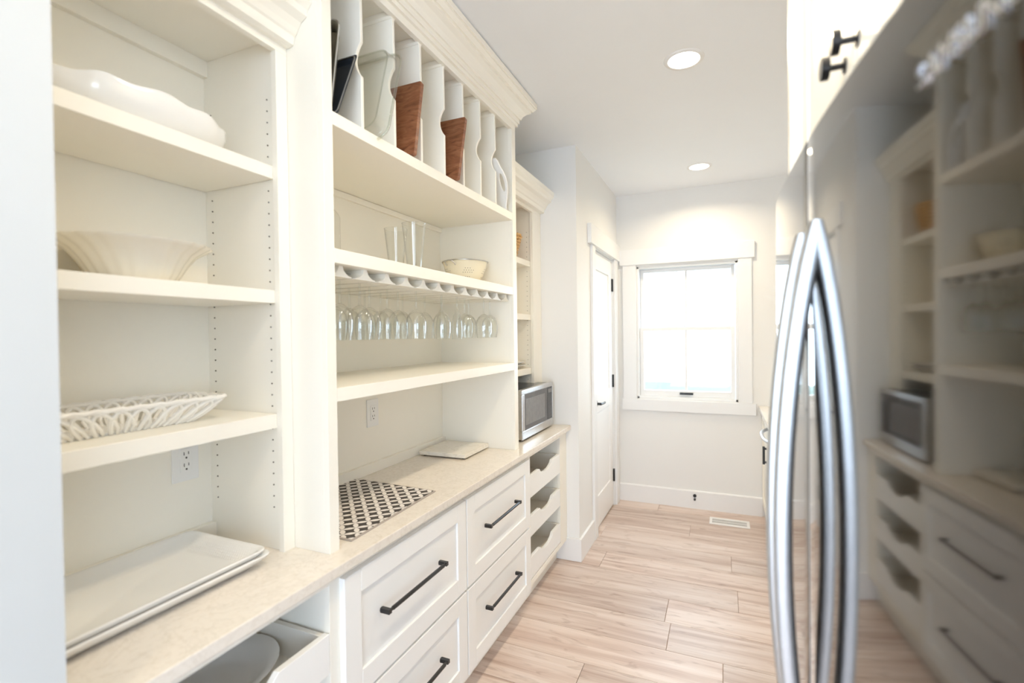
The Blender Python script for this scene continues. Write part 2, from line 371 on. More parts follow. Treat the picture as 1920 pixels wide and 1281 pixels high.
# window
win = bpy.data.objects.new('window_1', None); C.objects.link(win); win.location = (-.295, YB, WZ0); struct(win)
def wpart(name, mb, mat='trim', parent=win, bevel=.002): return mb.build(name, mat, parent, bevel)
wpart('head_casing', box(-.852, .238, YB - .026, YB, 2.112, 2.25))
wpart('side_casing', box(-.826, WX0 - .004, YB - .018, YB, .92, 2.112))
wpart('side_casing', box(WX1 + .004, .217, YB - .018, YB, .92, 2.112))
wpart('apron', box(-.84, .245, YB - .022, YB, .822, .92))
jm = MB().box(WX0, WX0 + .018, YB, YB + .13, WZ0, WZ1).box(WX1 - .018, WX1, YB, YB + .13, WZ0, WZ1).box(WX0, WX1, YB, YB + .13, WZ1 - .018, WZ1).box(WX0, WX1, YB, YB + .13, WZ0, WZ0 + .02)
wpart('jamb', jm)
def sash(x0, x1, z0, z1, y0, y1, st, top, bot):
    f = MB().box(x0, x0 + st, y0, y1, z0, z1).box(x1 - st, x1, y0, y1, z0, z1).box(x0 + st, x1 - st, y0, y1, z1 - top, z1).box(x0 + st, x1 - st, y0, y1, z0, z0 + bot)
    o = wpart('sash', f, bevel=.003)
    xm = (x0 + x1) / 2; ym = (y0 + y1) / 2
    wpart('muntin', box(xm - .010, xm + .010, ym - .009, ym + .009, z0 + bot, z1 - top), parent=o, bevel=0)
    for a, b in ((x0 + st, xm - .010), (xm + .010, x1 - st)):
        wpart('pane', box(a, b, ym - .002, ym + .002, z0 + bot, z1 - top), 'pane', o, 0)
    return o
sash(WX0 + .02, WX1 - .02, 1.535, WZ1 - .02, YB + .075, YB + .105, .03, .03, .03)
lows = sash(WX0 + .02, WX1 - .02, WZ0 + .02, 1.555, YB + .035, YB + .07, .034, .032, .055)
lk = MB().box(-.34, -.275, YB + .05, YB + .075, 1.555, 1.562).disc((-.307, YB + .06, 1.562), .013, 'z', .012).box(-.315, -.27, YB + .045, YB + .06, 1.566, 1.573)
lk.build('sash_lock', 'steel', win, .001)
lf = MB().box(-.35, -.24, YB + .028, YB + .037, .968, .985).box(-.35, -.24, YB + .018, YB + .03, .968, .974)
lf.build('sash_lift', 'black', win, .001)
# outside
lw_ = MB().add([(-30, 4.7, -.3), (30, 4.7, -.3), (30, 19, -.3), (-30, 19, -.3)], [(0, 1, 2, 3)])
tag(lw_.build('lawn', 'grass'), 'pale green lawn seen through the bottom of the window', 'lawn', kind='stuff')
# door
door = bpy.data.objects.new('door_1', None); C.objects.link(door); door.location = (XD, DY0, 0); struct(door)
XS = XD - .012
def dpart(name, mb, mat='doorp', bevel=.002, parent=door): return mb.build(name, mat, parent, bevel)
slab = MB().box(XS - .035, XS - .010, DY0, DY1, .012, DZ)
slab.box(XS - .011, XS, DY0, DY0 + .115, .012, DZ).box(XS - .011, XS, DY1 - .115, DY1, .012, DZ)
for a, b in ((.012, .25), (.90, 1.04), (2.0, DZ)): slab.box(XS - .011, XS, DY0 + .115, DY1 - .115, a, b)
dpart('door_slab', slab)
for a, b in ((.25, .90), (1.04, 2.0)):
    dpart('door_panel', box(XS - .012, XS - .0075, DY0 + .128, DY1 - .128, a + .013, b - .013), bevel=.003)
dpart('door_casing', MB().box(XD, XD + .02, 3.475, DY0 - .012, 0, 2.152).box(XD, XD + .02, DY1 + .014, 4.385, 0, 2.152), 'trim')
dpart('door_header', box(XD, XD + .03, 3.40, YB, 2.152, 2.292), 'trim')
dpart('door_jamb', MB().box(XD - .1, XD, DY0 - .012, DY0 - .003, 0, DZ + .012).box(XD - .1, XD, DY1 + .004, DY1 + .013, 0, DZ + .012).box(XD - .1, XD, DY0, DY1, DZ + .003, DZ + .012), 'trim', 0)
for z in (1.927, 1.093, .267):
    dpart('hinge', MB().disc((XS + .006, DY1 + .003, z - .055), .008, 'z', .11, 12).box(XS - .002, XS + .003, DY1 - .016, DY1 + .02, z - .053, z + .053), 'black', 0)
hz = .972; hy = DY0 + .075
lev = MB().disc((XS, hy, hz), .027, 'x', .008).disc((XS + .008, hy, hz), .01, 'x', .036, 14)
lev.tube([(XS + .04, hy - .008, hz), (XS + .044, hy + .01, hz), (XS + .045, hy + .06, hz - .002), (XS + .043, hy + .125, hz - .004)], .008, 10, rr=(.006, .009))
dpart('lever_handle', lev, 'black', 0)

# ------------------------------------------------------------------ hutches on the left
XBK = -1.44
def pin_holes(xs, y, z0, z1, step, parent, nrm=-1):
    mb = MB(); z = z0
    while z < z1:
        for x in xs: mb.disc((x, y, z), .0021, 'y', .002 * nrm, 8)
        z += step
    o = mb.build('shelf_pin_holes', 'holes', parent); o['kind'] = 'stuff'; return o
crown_s = [(0, .0), (.016, .0), (.028, .004), (.033, .025), (.039, .03), (.046, .042), (.058, .058), (.079, .070), (.082, .086), (.09, .094), (.098, .102), (.100, .130), (0, .130)]
def side_hutch(name, label, y0, y1, sl, sr, base_strip):
    XF = -1.13
    t = thing(name, ((XBK + XF) / 2, (y0 + y1) / 2, .9), label, 'cabinet')
    def p(n, mb, b=.0012, m='cabinet'): return mb.build(n, m, t, b)
    yi0, yi1 = y0 + sl - .008, y1 - sr + .008
    p('side_panel', box(XBK, XF - .02, y0, yi0, .9, 2.335)); p('side_panel', box(XBK, XF - .02, yi1, y1, .9, 2.335))
    p('back_panel', box(XBK - .016, XBK, y0, y1, .9, 2.45)); p('top_panel', box(XBK, XF - .02, y0, y1, 2.335, 2.353))
    p('face_stile', box(XF - .02, XF, y0, y0 + sl, .9, 2.298)); p('face_stile', box(XF - .02, XF, y1 - sr, y1, .9, 2.298))
    p('face_rail', box(XF - .02, XF, y0, y1, 2.298, 2.45))
    p('crown_moulding', MB().prism([(XF + d, 2.318 + z) for d, z in crown_s], 'y', y0, y1), 0)
    p('hanging_cleat', box(XBK, XBK + .019, yi0, yi1, 2.287, 2.335))
    if base_strip: p('base_cleat', box(XBK, XBK + .019, yi0, yi1, .9, .944))
    for a, b in ((1.945, 1.981), (1.598, 1.635), (1.248, 1.288)):
        p('shelf', box(XBK + .002, XF - .021, yi0 + .002, yi1 - .002, a, b), .0015)
    pin_holes((XF - .045, XBK + .03), yi1, 1.02, 2.2, .032, t)
    return t
side_hutch('open_hutch', 'cream open shelf hutch nearest the camera holding white serving dishes', .388, 1.027, .035, .037, True)
side_hutch('open_hutch', 'narrow cream open shelf hutch above the microwave, beside the column', 2.386, 3.117, .04, .15, False)

XM = -1.0; MY0, MY1 = 1.028, 2.384; MI0, MI1 = 1.064, 2.337
mid = thing('open_hutch', (-1.22, 1.7, .9), 'tall deep cream hutch with upright dividers, glass rack and crown moulding', 'cabinet')
def mp_(n, mb, b=.0012, m='cabinet'): return mb.build(n, m, mid, b)
mp_('side_panel', box(XBK, XM - .02, MY0, MI0, .9, 2.6)); mp_('side_panel', box(XBK, XM - .02, MI1, MY1, .9, 2.6))
mp_('back_panel', box(XBK - .016, XBK, MY0, MY1, .9, 2.7)); mp_('top_panel', box(XBK, XM - .02, MI0, MI1, 2.592, 2.61))
mp_('face_stile', box(XM - .02, XM, MY0, MI0, .9, 2.573)); mp_('face_stile', box(XM - .02, XM, MI1, MY1, .9, 2.573))
mp_('face_rail', box(XM - .02, XM, MY0, MY1, 2.573, 2.70))
for a, b in ((2.098, 2.136), (1.711, 1.752), (1.318, 1.357)):
    mp_('shelf', box(XBK + .001, XM - .0005, MI0 + .0005, MI1 - .0005, a, b), .0015)
mp_('hanging_cleat', box(XBK, XBK + .014, MI0, MI1, 2.072, 2.097))
mp_('base_cleat', box(XBK, XBK + .019, MI0, MI1, .9, .944))
# crown with mitred returns
cp = [(0, 2.600), (.011, 2.600), (.011, 2.616), (.018, 2.616), (.018, 2.638), (.025, 2.638), (.032, 2.656), (.048, 2.672), (.066, 2.680), (.066, 2.691), (.074, 2.691), (.086, 2.704), (.086, 2.711), (.092, 2.711), (.092, 2.735), (0, 2.735)]
cm = MB(); n = len(cp); rows = []
for (ax_, ay_, sx_, sy_) in ((XBK, MY0, 0, -1), (XM, MY0, 1, -1), (XM, MY1, 1, 1), (XBK, MY1, 0, 1)):
    rows += [(ax_ + sx_ * d, ay_ + sy_ * d, z) for d, z in cp]
fs = [(k * n + i, k * n + (i + 1) % n, (k + 1) * n + (i + 1) % n, (k + 1) * n + i) for k in range(3) for i in range(n)]
cm.add(rows, fs + [tuple(range(n)), tuple(range(3 * n, 4 * n))]); mp_('crown_moulding', cm, 0)
# tray dividers with a scooped front edge
prof = [(XBK + .002, 2.137), (-1.008, 2.137), (-1.008, 2.295)]
for i in range(13):
    a = i / 12; prof.append((-1.008 - .022 * math.sin(PI * a) ** .8, 2.297 + .104 * a))
prof += [(-1.008, 2.403), (-1.010, 2.568), (XBK + .002, 2.568)]
div0 = None
for y in (1.201, 1.362, 1.521, 1.682, 1.838, 1.997, 2.156):
    if div0 is None:
        div0 = MB().prism(prof, 'y', y - .006, y + .006).build('divider', 'cabinet', mid, .002); g0 = MB().prism([(y - .013, 2.592), (y - .013, 2.574), (y - .009, 2.566), (y + .009, 2.566), (y + .013, 2.574), (y + .013, 2.592)], 'x', XBK, -1.012).build('divider_guide', 'cabinet', mid, .001); yd = y
    else:
        for o in (div0, g0):
            c = o.copy(); C.objects.link(c); c.location = (o.location.x, y - yd, o.location.z)
# stemware rack: twelve T-shaped rails under the glass shelf
rail = [(-.045, 1.678), (.045, 1.678), (.045, 1.6805), (.031, 1.684), (.020, 1.690), (.012, 1.698), (.0075, 1.7105), (-.0075, 1.7105), (-.012, 1.698), (-.020, 1.690), (-.031, 1.684), (-.045, 1.6805)]
r0_ = None
for k in range(12):
    y = 1.117 + .1075 * k
    if r0_ is None: r0_ = MB().prism([(y + u, v) for u, v in rail], 'x', XBK + .001, -1.028).build('stemware_rail', 'cabinet', mid); yr = y
    else:
        c = r0_.copy(); C.objects.link(c); c.location = (r0_.location.x, y - yr, r0_.location.z)

# ------------------------------------------------------------------ worktop and base cabinets
tag(box(XW, -.93, .388, 3.116, .871, .9).build('worktop', 'quartz', bevel=.0025), 'long cream quartz worktop running under the three hutches', 'countertop')
XF2 = -.965
def base_box(t, y0, y1):
    t_ = .018
    box(XW + .01, XF2 - .02, y0, y0 + t_, .135, .871).build('side_panel', 'cabinet', t)
    box(XW + .01, XF2 - .02, y1 - t_, y1, .135, .871).build('side_panel', 'cabinet', t)
    box(XW + .01, XW + .022, y0 + t_, y1 - t_, .135, .871).build('back_panel', 'cabinet', t)
    box(XW + .022, XF2 - .02, y0 + t_, y1 - t_, .135, .153).build('bottom_panel', 'cabinet', t)
    box(XW + .01, -1.035, y0, y1, 0, .135).build('toe_kick', 'cabinet', t)
def shaker(mb, xb, xf, y0, y1, z0, z1, st, sgn=1, rec=.009):
    """frame with a recessed centre panel; xb back plane, xf front plane"""
    r = xf - sgn * rec
    mb.box(xb, r, y0, y1, z0, z1)
    mb.box(r, xf, y0, y0 + st, z0, z1).box(r, xf, y1 - st, y1, z0, z1).box(r, xf, y0 + st, y1 - st, z0, z0 + st).box(r, xf, y0 + st, y1 - st, z1 - st, z1)
    return mb
def bar_pull(parent, yc, zc, half=.163, xf=-.945):
    mb = MB()
    for s in (-1, 1):
        ye = yc + s * half
        mb.box(xf, xf + .034, ye - .007, ye + .007, zc - .007, zc + .007)
        mb.disc((xf, ye, zc), .0085, 'x', .003, 12)
    mb.tube([(xf + .028, yc - half, zc), (xf + .028, yc - half + .018, zc), (xf + .028, yc - half + .019, zc), (xf + .028, yc + half - .019, zc), (xf + .028, yc + half - .018, zc), (xf + .028, yc + half, zc)], [.0052, .0052, .0066, .0066, .0052, .0052], 12)
    return mb.build('bar_pull', 'black', parent, .0008)
def drawer_base(y0, y1, label):
    t = thing('drawer_base_cabinet', (-1.2, (y0 + y1) / 2, 0), label, 'cabinet')
    base_box(t, y0 - .004, y1 + .004)
    MB().box(XF2 - .02, XF2, y0 - .004, y0 + .03, .135, .871).box(XF2 - .02, XF2, y1 - .03, y1 + .004, .135, .871).box(XF2 - .02, XF2, y0 + .03, y1 - .03, .84, .871).box(XF2 - .02, XF2, y0 + .03, y1 - .03, .465, .50).box(XF2 - .02, XF2, y0 + .03, y1 - .03, .135, .165).build('face_frame', 'cabinet', t)
    for z0, z1, zh in ((.489, .845, .684), (.135, .478, .330)):
        d = shaker(MB(), XF2, -.945, y0, y1, z0, z1, .066).build('drawer', 'drawerp', t, .0015)
        bar_pull(d, (y0 + y1) / 2 - .025, zh)
    return t
drawer_base(1.022, 1.700, 'nearer cream two-drawer base cabinet with long black bar pulls')
drawer_base(1.710, 2.402, 'farther cream two-drawer base cabinet, beside the open pull-out trays')
def tray_mb(y0, y1, zt, zb):
    """front with a finger scoop, sides, back and bottom of a pull-out tray"""
    mb = MB(); yc = (y0 + y1) / 2; dep = .036
    f = [(y0, zb), (y1, zb), (y1, zt)]
    f += [(yc + .115, zt)]
    for i in range(1, 12):
        a = i / 12
        f.append((yc + .115 - .23 * a, zt - dep * (math.sin(PI * a) ** .55)))
    f += [(yc - .115, zt), (y0, zt)]
    front = MB().prism(f, 'x', XF2 - .018, XF2)
    body = MB().box(XF2 - .45, XF2 - .018, y0 + .004, y0 + .019, zb + .01, zt).box(XF2 - .45, XF2 - .018, y1 - .019, y1 - .004, zb + .01, zt)
    body.box(XF2 - .465, XF2 - .45, y0 + .004, y1 - .004, zb + .01, zt).box(XF2 - .45, XF2 - .018, y0 + .019, y1 - .019, zb + .012, zb + .024)
    return front, body
def tray_base(y0, y1, o0, o1, label, zs):
    t = thing('tray_base_cabinet', (-1.2, (y0 + y1) / 2, 0), label, 'cabinet')
    base_box(t, y0, y1)
    MB().box(XF2 - .02, XF2, y0, o0, .135, .871).box(XF2 - .02, XF2, o1, y1, .135, .871).box(XF2 - .02, XF2, o0, o1, .84, .871).box(XF2 - .02, XF2, o0, o1, .135, .165).build('face_frame', 'cabinet', t, .001)
    for ya, yb in ((y0 + .018, o0 - .003), (o1 + .003, y1 - .018)): box(XW + .03, XF2 - .02, ya, yb, .165, .85).build('inner_side', 'cabinet', t)
    for zt, zb in zs:
        f, b = tray_mb(o0 + .002, o1 - .002, zt, zb)
        d = f.build('pull_out_tray', 'drawerp', t, .0015); b.build('tray_box', 'trayp', d, .001)
        for yy, s in ((o0 - .003, 1), (o1 + .003, -1)): box(XF2 - .44, XF2 - .022, yy, yy + s * .0045, zb + .004, zb + .03).build('slide_rail', 'slot', d)
    return t
tray_base(.388, 1.018, .43, .986, 'cream base cabinet with a half-open pull-out tray, nearest the camera', ((.713, .605), (.50, .39), (.285, .172)))
tray_base(2.406, 3.10, 2.452, 2.980, 'cream base cabinet with three scooped pull-out trays beside the column', ((.737, .616), (.514, .404), (.290, .173)))
struct(box(XW + .01, XF2, 3.10, 3.117, .135, .871).build('trim_1', 'cabinet'))

# ------------------------------------------------------------------ right side: fridge, over-fridge cabinet, far counter
def xfr(y): return .107 + .088 * (y - 1.13) ** 2 + (.010 * ((y - 1.22) / .07) ** 2 if y > 1.22 else 0)   # front of the doors, gently bowed
fr = thing('refrigerator', (.5, .83, 0), 'dark glossy steel french-door refrigerator with bowed handles', 'refrigerator')
box(.21, .88, .346, 1.288, .02, 1.76).build('body', 'mw_black', fr, .004)
def door_plan(y0, y1, n=14):
    r = .003; pts = []
    ys = [y0 + r + (y1 - y0 - 2 * r) * i / n for i in range(n + 1)]
    front = [(xfr(y), y) for y in ys]
    for i in range(4):
        a = PI / 2 * i / 4; pts.append((xfr(y0 + r) + r - r * math.sin(a), y0 + r - r * math.cos(a)))
    pts += front
    for i in range(1, 5):
        a = PI / 2 * i / 4; pts.append((xfr(y1 - r) + r - r * math.cos(a), y1 - r + r * math.sin(a)))
    pts += [(.195, y1), (.195, y0)]
    return pts
near_d = MB().prism(door_plan(.342, .8265), 'z', .725, 1.78, True).build('door', 'fridge', fr)
far_d = MB().prism(door_plan(.8335, 1.290), 'z', .725, 1.78, True).build('door', 'fridge', fr)
frz = MB().prism(door_plan(.342, 1.290, 24), 'z', .07, .717, True).build('freezer_drawer', 'fridge', fr)
box(.1155, .198, .8268, .8332, .725, 1.7795).build('door_gap_glint', 'strip', fr)  # painted glint: pale strip filling the gap between the doors
box(.18, .40, .36, .42, 1.78, 1.80).build('hinge_cover', 'mw_black', fr, .003)
def bow_handle(parent, y, z0, z1, bow):
    pts = []
    for i in range(33):
        u = i / 32; z = z0 + (z1 - z0) * u; s = 4 * u * (1 - u)
        pts.append((xfr(y) + .004 - bow * s ** .9, y, z))
    mb = MB(); sec = []
    for j in range(16):
        a = 2 * PI * j / 16; c, s_ = math.cos(a), math.sin(a)
        sec.append((.0122 * math.copysign(abs(c) ** .6, c), .0125 * math.copysign(abs(s_) ** .7, s_)))
    vs = []
    for p in pts: vs += [(p[0] + a, p[1] + b, p[2]) for a, b in sec]
    k = len(pts); fs = [(i * 16 + j, i * 16 + (j + 1) % 16, (i + 1) * 16 + (j + 1) % 16, (i + 1) * 16 + j) for i in range(k - 1) for j in range(16)]
    mb.add(vs, fs, True); mb.f += [list(range(16)), list(range((k - 1) * 16, k * 16))]; mb.sm += [False, False]
    return mb.build('bow_handle', 'handle_steel', parent)
bow_handle(near_d, .782, .765, 1.652, .046); bow_handle(far_d, .880, .765, 1.652, .043)
hm = MB(); pts = [(xfr(y) + .002 - .05 * (1 - ((y - .833) / .36) ** 2), y, .655) for y in [.473 + .72 * i / 24 for i in range(25)]]
hm.tube(pts, .010, 12).build('drawer_handle', 'handle_steel', frz)
# raised chrome maker's lettering, each letter its own piece
def letters(word, y_start, z0, height, parent, mat):
    y = y_start
    for ch in word:
        cu = bpy.data.curves.new('letter', 'FONT'); cu.body = ch; cu.size = height / .70; cu.extrude = .0012
        o = bpy.data.objects.new('letter', cu); C.objects.link(o)
        me = bpy.data.meshes.new_from_object(o.evaluated_get(bpy.context.evaluated_depsgraph_get()))
        bpy.data.objects.remove(o); bpy.data.curves.remove(cu)
        xs = [v.co.x for v in me.vertices]; x0, x1 = min(xs), max(xs)
        mb = MB()
        mb.add([(xfr(y - (v.co.x - x0)) - .0012 - v.co.z, y - (v.co.x - x0), z0 + v.co.y) for v in me.vertices], [tuple(p.vertices) for p in me.polygons])
        mb.build('letter', mat, parent); bpy.data.meshes.remove(me)
        y -= (x1 - x0) + height * .12
letters('SAMSUNG', .484, 1.689, .0185, near_d, 'chrome')

ov = thing('over_fridge_cabinet', (.5, .83, 1.8), 'white two-door cabinet with round black knobs above the refrigerator', 'cabinet')
box(.19, .9, .37, 1.30, 1.83, 2.64).build('body', 'cabinet', ov)
for y0_, y1_, yk in ((.372, .828, .799), (.833, 1.298, .8725)):
    d = shaker(MB(), .19, .170, y0_, y1_, 1.835, 2.63, .062, sgn=-1, rec=.007).build('door', 'cabinet', ov, .0015)
    kb = MB().disc((.170, yk, 1.897), .0115, 'x', -.003, 18).disc((.167, yk, 1.897), .0045, 'x', -.018, 14).disc((.149, yk, 1.897), .0165, 'x', -.011, 28)
    kb.build('knob', 'black', d, .0012)
box(.145, .9, 1.302, 1.342, 0, CEIL - .002).build('fridge_side_panel', 'cabinet', ov, .0015)
MB().box(.185, .9, .37, 1.302, 2.64, CEIL - .002).build('top_filler', 'cabinet', ov, .001)

tag(box(.263, XR, 1.344, YB - .001, .871, .9).build('worktop', 'quartz', bevel=.0025), 'cream quartz worktop beyond the refrigerator, reaching the window wall', 'countertop')
fb = thing('base_cabinet', (.6, 2.3, 0), 'white base cabinet beyond the refrigerator under the short worktop', 'cabinet')
box(.305, .9, 1.344, 3.17, .1, .871).build('body', 'cabinet', fb); box(.36, .9, 1.344, 3.17, 0, .1).build('toe_kick', 'cabinet', fb)
for a in (1.35, 1.96, 2.57):
    shaker(MB(), .305, .285, a, a + .595, .11, .86, .062, sgn=-1).build('door', 'cabinet', fb, .0015)
cb_ = thing('base_cabinet', (.6, 4.1, 0), 'white corner base cabinet with a short upright black pull, under the window wall', 'cabinet')
box(.305, .9, 3.80, YB - .002, .1, .871).build('body', 'cabinet', cb_); box(.36, .9, 3.80, YB - .018, 0, .1).build('toe_kick', 'cabinet', cb_)
dd = shaker(MB(), .305, .285, 3.81, YB - .012, .11, .86, .062, sgn=-1).build('door', 'cabinet', cb_, .0015)
MB().box(.257, .272, 3.945, 3.967, .545, .672).box(.272, .285, 3.95, 3.962, .552, .566).box(.272, .285, 3.95, 3.962, .65, .664).build('pull', 'black', dd)
dw = thing('dishwasher', (.6, 3.48, 0), 'white front-loading appliance with a curved steel bar handle under the far worktop', 'appliance')
box(.31, .88, 3.18, 3.79, .1, .868).build('body', 'white_plastic', dw); box(.34, .88, 3.19, 3.78, 0.0, .1).build('toe_kick', 'mw_black', dw)
dwd = box(.283, .31, 3.185, 3.785, .11, .862).build('door', 'white_plastic', dw, .004)
hp = [(.285 - .06 * (1 - abs((y - 3.485) / .265) ** 3), y, .838) for y in [3.22 + .53 * i / 20 for i in range(21)]]
MB().tube(hp, .011, 12).build('bar_handle', 'handle_steel', dwd)
box(.2815, .284, 3.70, 3.76, .852, .860).build('control_panel', 'mw_black', dwd)

# ------------------------------------------------------------------ ceiling lights
def can_light(y, label):
    t = thing('recessed_light', (-.156, y, CEIL), label, 'ceiling light', 'recessed ceiling lights')
    MB().lathe([(.068, -.001), (.070, -.006), (.084, -.005), (.088, 0), (.080, .001), (.070, .001)], (-.156, y, CEIL), 40, closed=True).build('trim_ring', 'trim', t)
    MB().disc((-.156, y, CEIL - .0035), .0685, 'z', .003, 36).build('lens', 'lens', t)
    l = bpy.data.lights.new('downlight', 'AREA'); l.shape = 'DISK'; l.size = .13; l.energy = LAMP_W; l.color = LAMP_COL; l.spread = math.radians(150)
    lo = bpy.data.objects.new('downlight', l); C.objects.link(lo); lo.location = (-.156, y, CEIL - .012)
    return t
can_light(2.36, 'round recessed ceiling light nearer the camera'); can_light(3.91, 'round recessed ceiling light nearer the window')
can_light(.81, 'round recessed ceiling light over the refrigerator doors'); can_light(-.74, 'round recessed ceiling light behind the camera')

# ------------------------------------------------------------------ wall and floor fittings
def outlet(y, z, label):
    t = thing('wall_outlet', (XBK, y, z), label, 'outlet')
    box(XBK, XBK + .006, y - .038, y + .038, z - .061, z + .061).build('cover_plate', 'white_plastic', t, .002)
    r = box(XBK + .005, XBK + .0085, y - .017, y + .017, z - .034, z + .034).build('receptacle', 'white_plastic', t, .001)
    mb = MB()
    for s in (-.0175, .0155):
        zz = z + s
        mb.box(XBK + .0083, XBK + .0090, y - .0075, y - .0055, zz - .001, zz + .0085).box(XBK + .0083, XBK + .0090, y + .0055, y + .0075, zz + .0005, zz + .0085)
        mb.disc((XBK + .0083, y, zz - .0085), .0028, 'x', .0007, 12)
    mb.build('slots', 'slot', r)
outlet(.918, 1.150, 'white double wall outlet below the lowest shelf of the nearest hutch')
outlet(1.744, 1.163, 'white double wall outlet above the black and white mat')
vt = thing('floor_vent', (.036, 4.187, 0), 'white slotted metal floor vent set in the planks under the window', 'vent')
V0, V1, U0, U1 = -.109, .181, 4.112, 4.263
MB().box(V0, V1, U0, U0 + .028, 0, .005).box(V0, V1, U1 - .028, U1, 0, .005).box(V0, V0 + .022, U0 + .028, U1 - .028, 0, .005).box(V1 - .022, V1, U0 + .028, U1 - .028, 0, .005).build('frame', 'trim', vt, .001)
box(V0 + .022, V1 - .022, U0 + .028, U1 - .028, .0002, .0012).build('grille_backing', 'subgrey', vt)
lv = MB(); xx = V0 + .027
while xx < V1 - .024:
    lv.box(xx, xx + .004, U0 + .028, U1 - .028, .001, .0045); xx += .0078
lv.box(V0 + .022, V1 - .022, 4.1855, 4.1895, .001, .0047)
o = lv.build('louvers', 'trim', vt); o['kind'] = 'stuff'
ds = thing('door_stop', (-.231, YB - .016, .1), 'small black two-knob fitting on the white baseboard under the window', 'fitting')
MB().disc((-.231, YB - .016, .112), .014, 'y', -.008, 16).build('plate', 'black', ds); MB().disc((-.231, YB - .016, .083), .009, 'y', -.022, 14).build('knob', 'black', ds)

# ------------------------------------------------------------------ crockery in the nearest hutch
# long wavy-rimmed oval bowl
o = thing('oval_bowl', (-1.285, .726, 1.981), 'large white oval serving bowl with a wavy rim on the top shelf', 'bowl')
def wav(a, i, r, z): return (r * (1 + .014 * math.cos(11 * a) * (z / .1)), z * (.92 - .10 * abs(math.sin(a)) ** 3) + .0045 * math.cos(11 * a + .6) * (z / .1) ** 2)
MB().lathe([(0.001, .0), (.62, .0), (.70, .003), (.86, .018), (.95, .038), (.99, .060), (1.0, .084), (.99, .088), (.972, .085), (.96, .060), (.92, .040), (.83, .024), (.68, .010), (.001, .007)], (-1.285, .726, 1.981), 110, .118, .208, wav).build('bowl', 'porcelain', o)
# flared ribbed bowl
def rib(a, i, r, z):
    if i in (0, 1, 9, 10): return r, z
    return r * (1 + .017 * math.sin(24 * a + z * 30)), z
o = thing('ribbed_bowl', (-1.285, .712, 1.635), 'wide flared cream bowl with swirled ribs on the middle shelf', 'bowl')
MB().lathe([(.001, .0), (.075, .0), (.082, .004), (.092, .02), (.106, .045), (.124, .068), (.146, .083), (.156, .088), (.157, .091), (.150, .090), (.120, .072), (.084, .02), (.001, .010)], (-1.285, .712, 1.635), 130, 1, 1, rib).build('bowl', 'cream_ceramic', o)
# open lattice porcelain basket
bk = thing('lattice_basket', (-1.31, .68, 1.288), 'white glazed lattice basket, long and rectangular, on the lowest shelf', 'basket')
def loop(u, v, hx0=.052, hx1=.092, hy0=.158, hy1=.220, r=.03):
    """point on the basket wall: u around 0..1, v height 0..1"""
    hx = hx0 + (hx1 - hx0) * v ** .8; hy = hy0 + (hy1 - hy0) * v ** .8
    per = [(hx, -hy), (hx, hy), (-hx, hy), (-hx, -hy)]
    L = [2 * hy, 2 * hx, 2 * hy, 2 * hx]; tot = sum(L); d = (u % 1) * tot
    for k in range(4):
        if d <= L[k] or k == 3:
            f = d / L[k]; a, b = per[k], per[(k + 1) % 4]
            x, y = a[0] + (b[0] - a[0]) * f, a[1] + (b[1] - a[1]) * f
            q = min(f, 1 - f) * L[k]
            if q < r:
                s = (1 - q / r) ** 2 * .3 * r; x -= math.copysign(s, x) ; y -= math.copysign(s, y)
            return (-1.31 + x, .68 + y, 1.290 + .058 * v)
        d -= L[k]
lat = MB(); NS = 30
for k in range(NS):
    u0 = k / NS
    lat.tube([loop(u0 + du / NS, v) for du, v in ((.25, 0), (.05, .35), (.0, .62), (.22, .86), (.75, .99), (1.3, .97), (1.75, .80), (2.15, .55), (2.5, .28), (2.7, .0))], [.0052, .0056, .0058, .0058, .0056, .0056, .0054, .0050, .0046, .0042], 7)
lat.build('lattice_side', 'latticec', bk)
MB().tube([loop(i / 120, .99 + .03 * math.sin(2 * PI * i / 120 * NS)) for i in range(120)], .0056, 7, closed=True).build('rim', 'latticec', bk)
MB().prism([(loop(i / 64, 0)[0], loop(i / 64, 0)[1]) for i in range(64)], 'z', 1.2885, 1.295).build('base', 'latticec', bk)
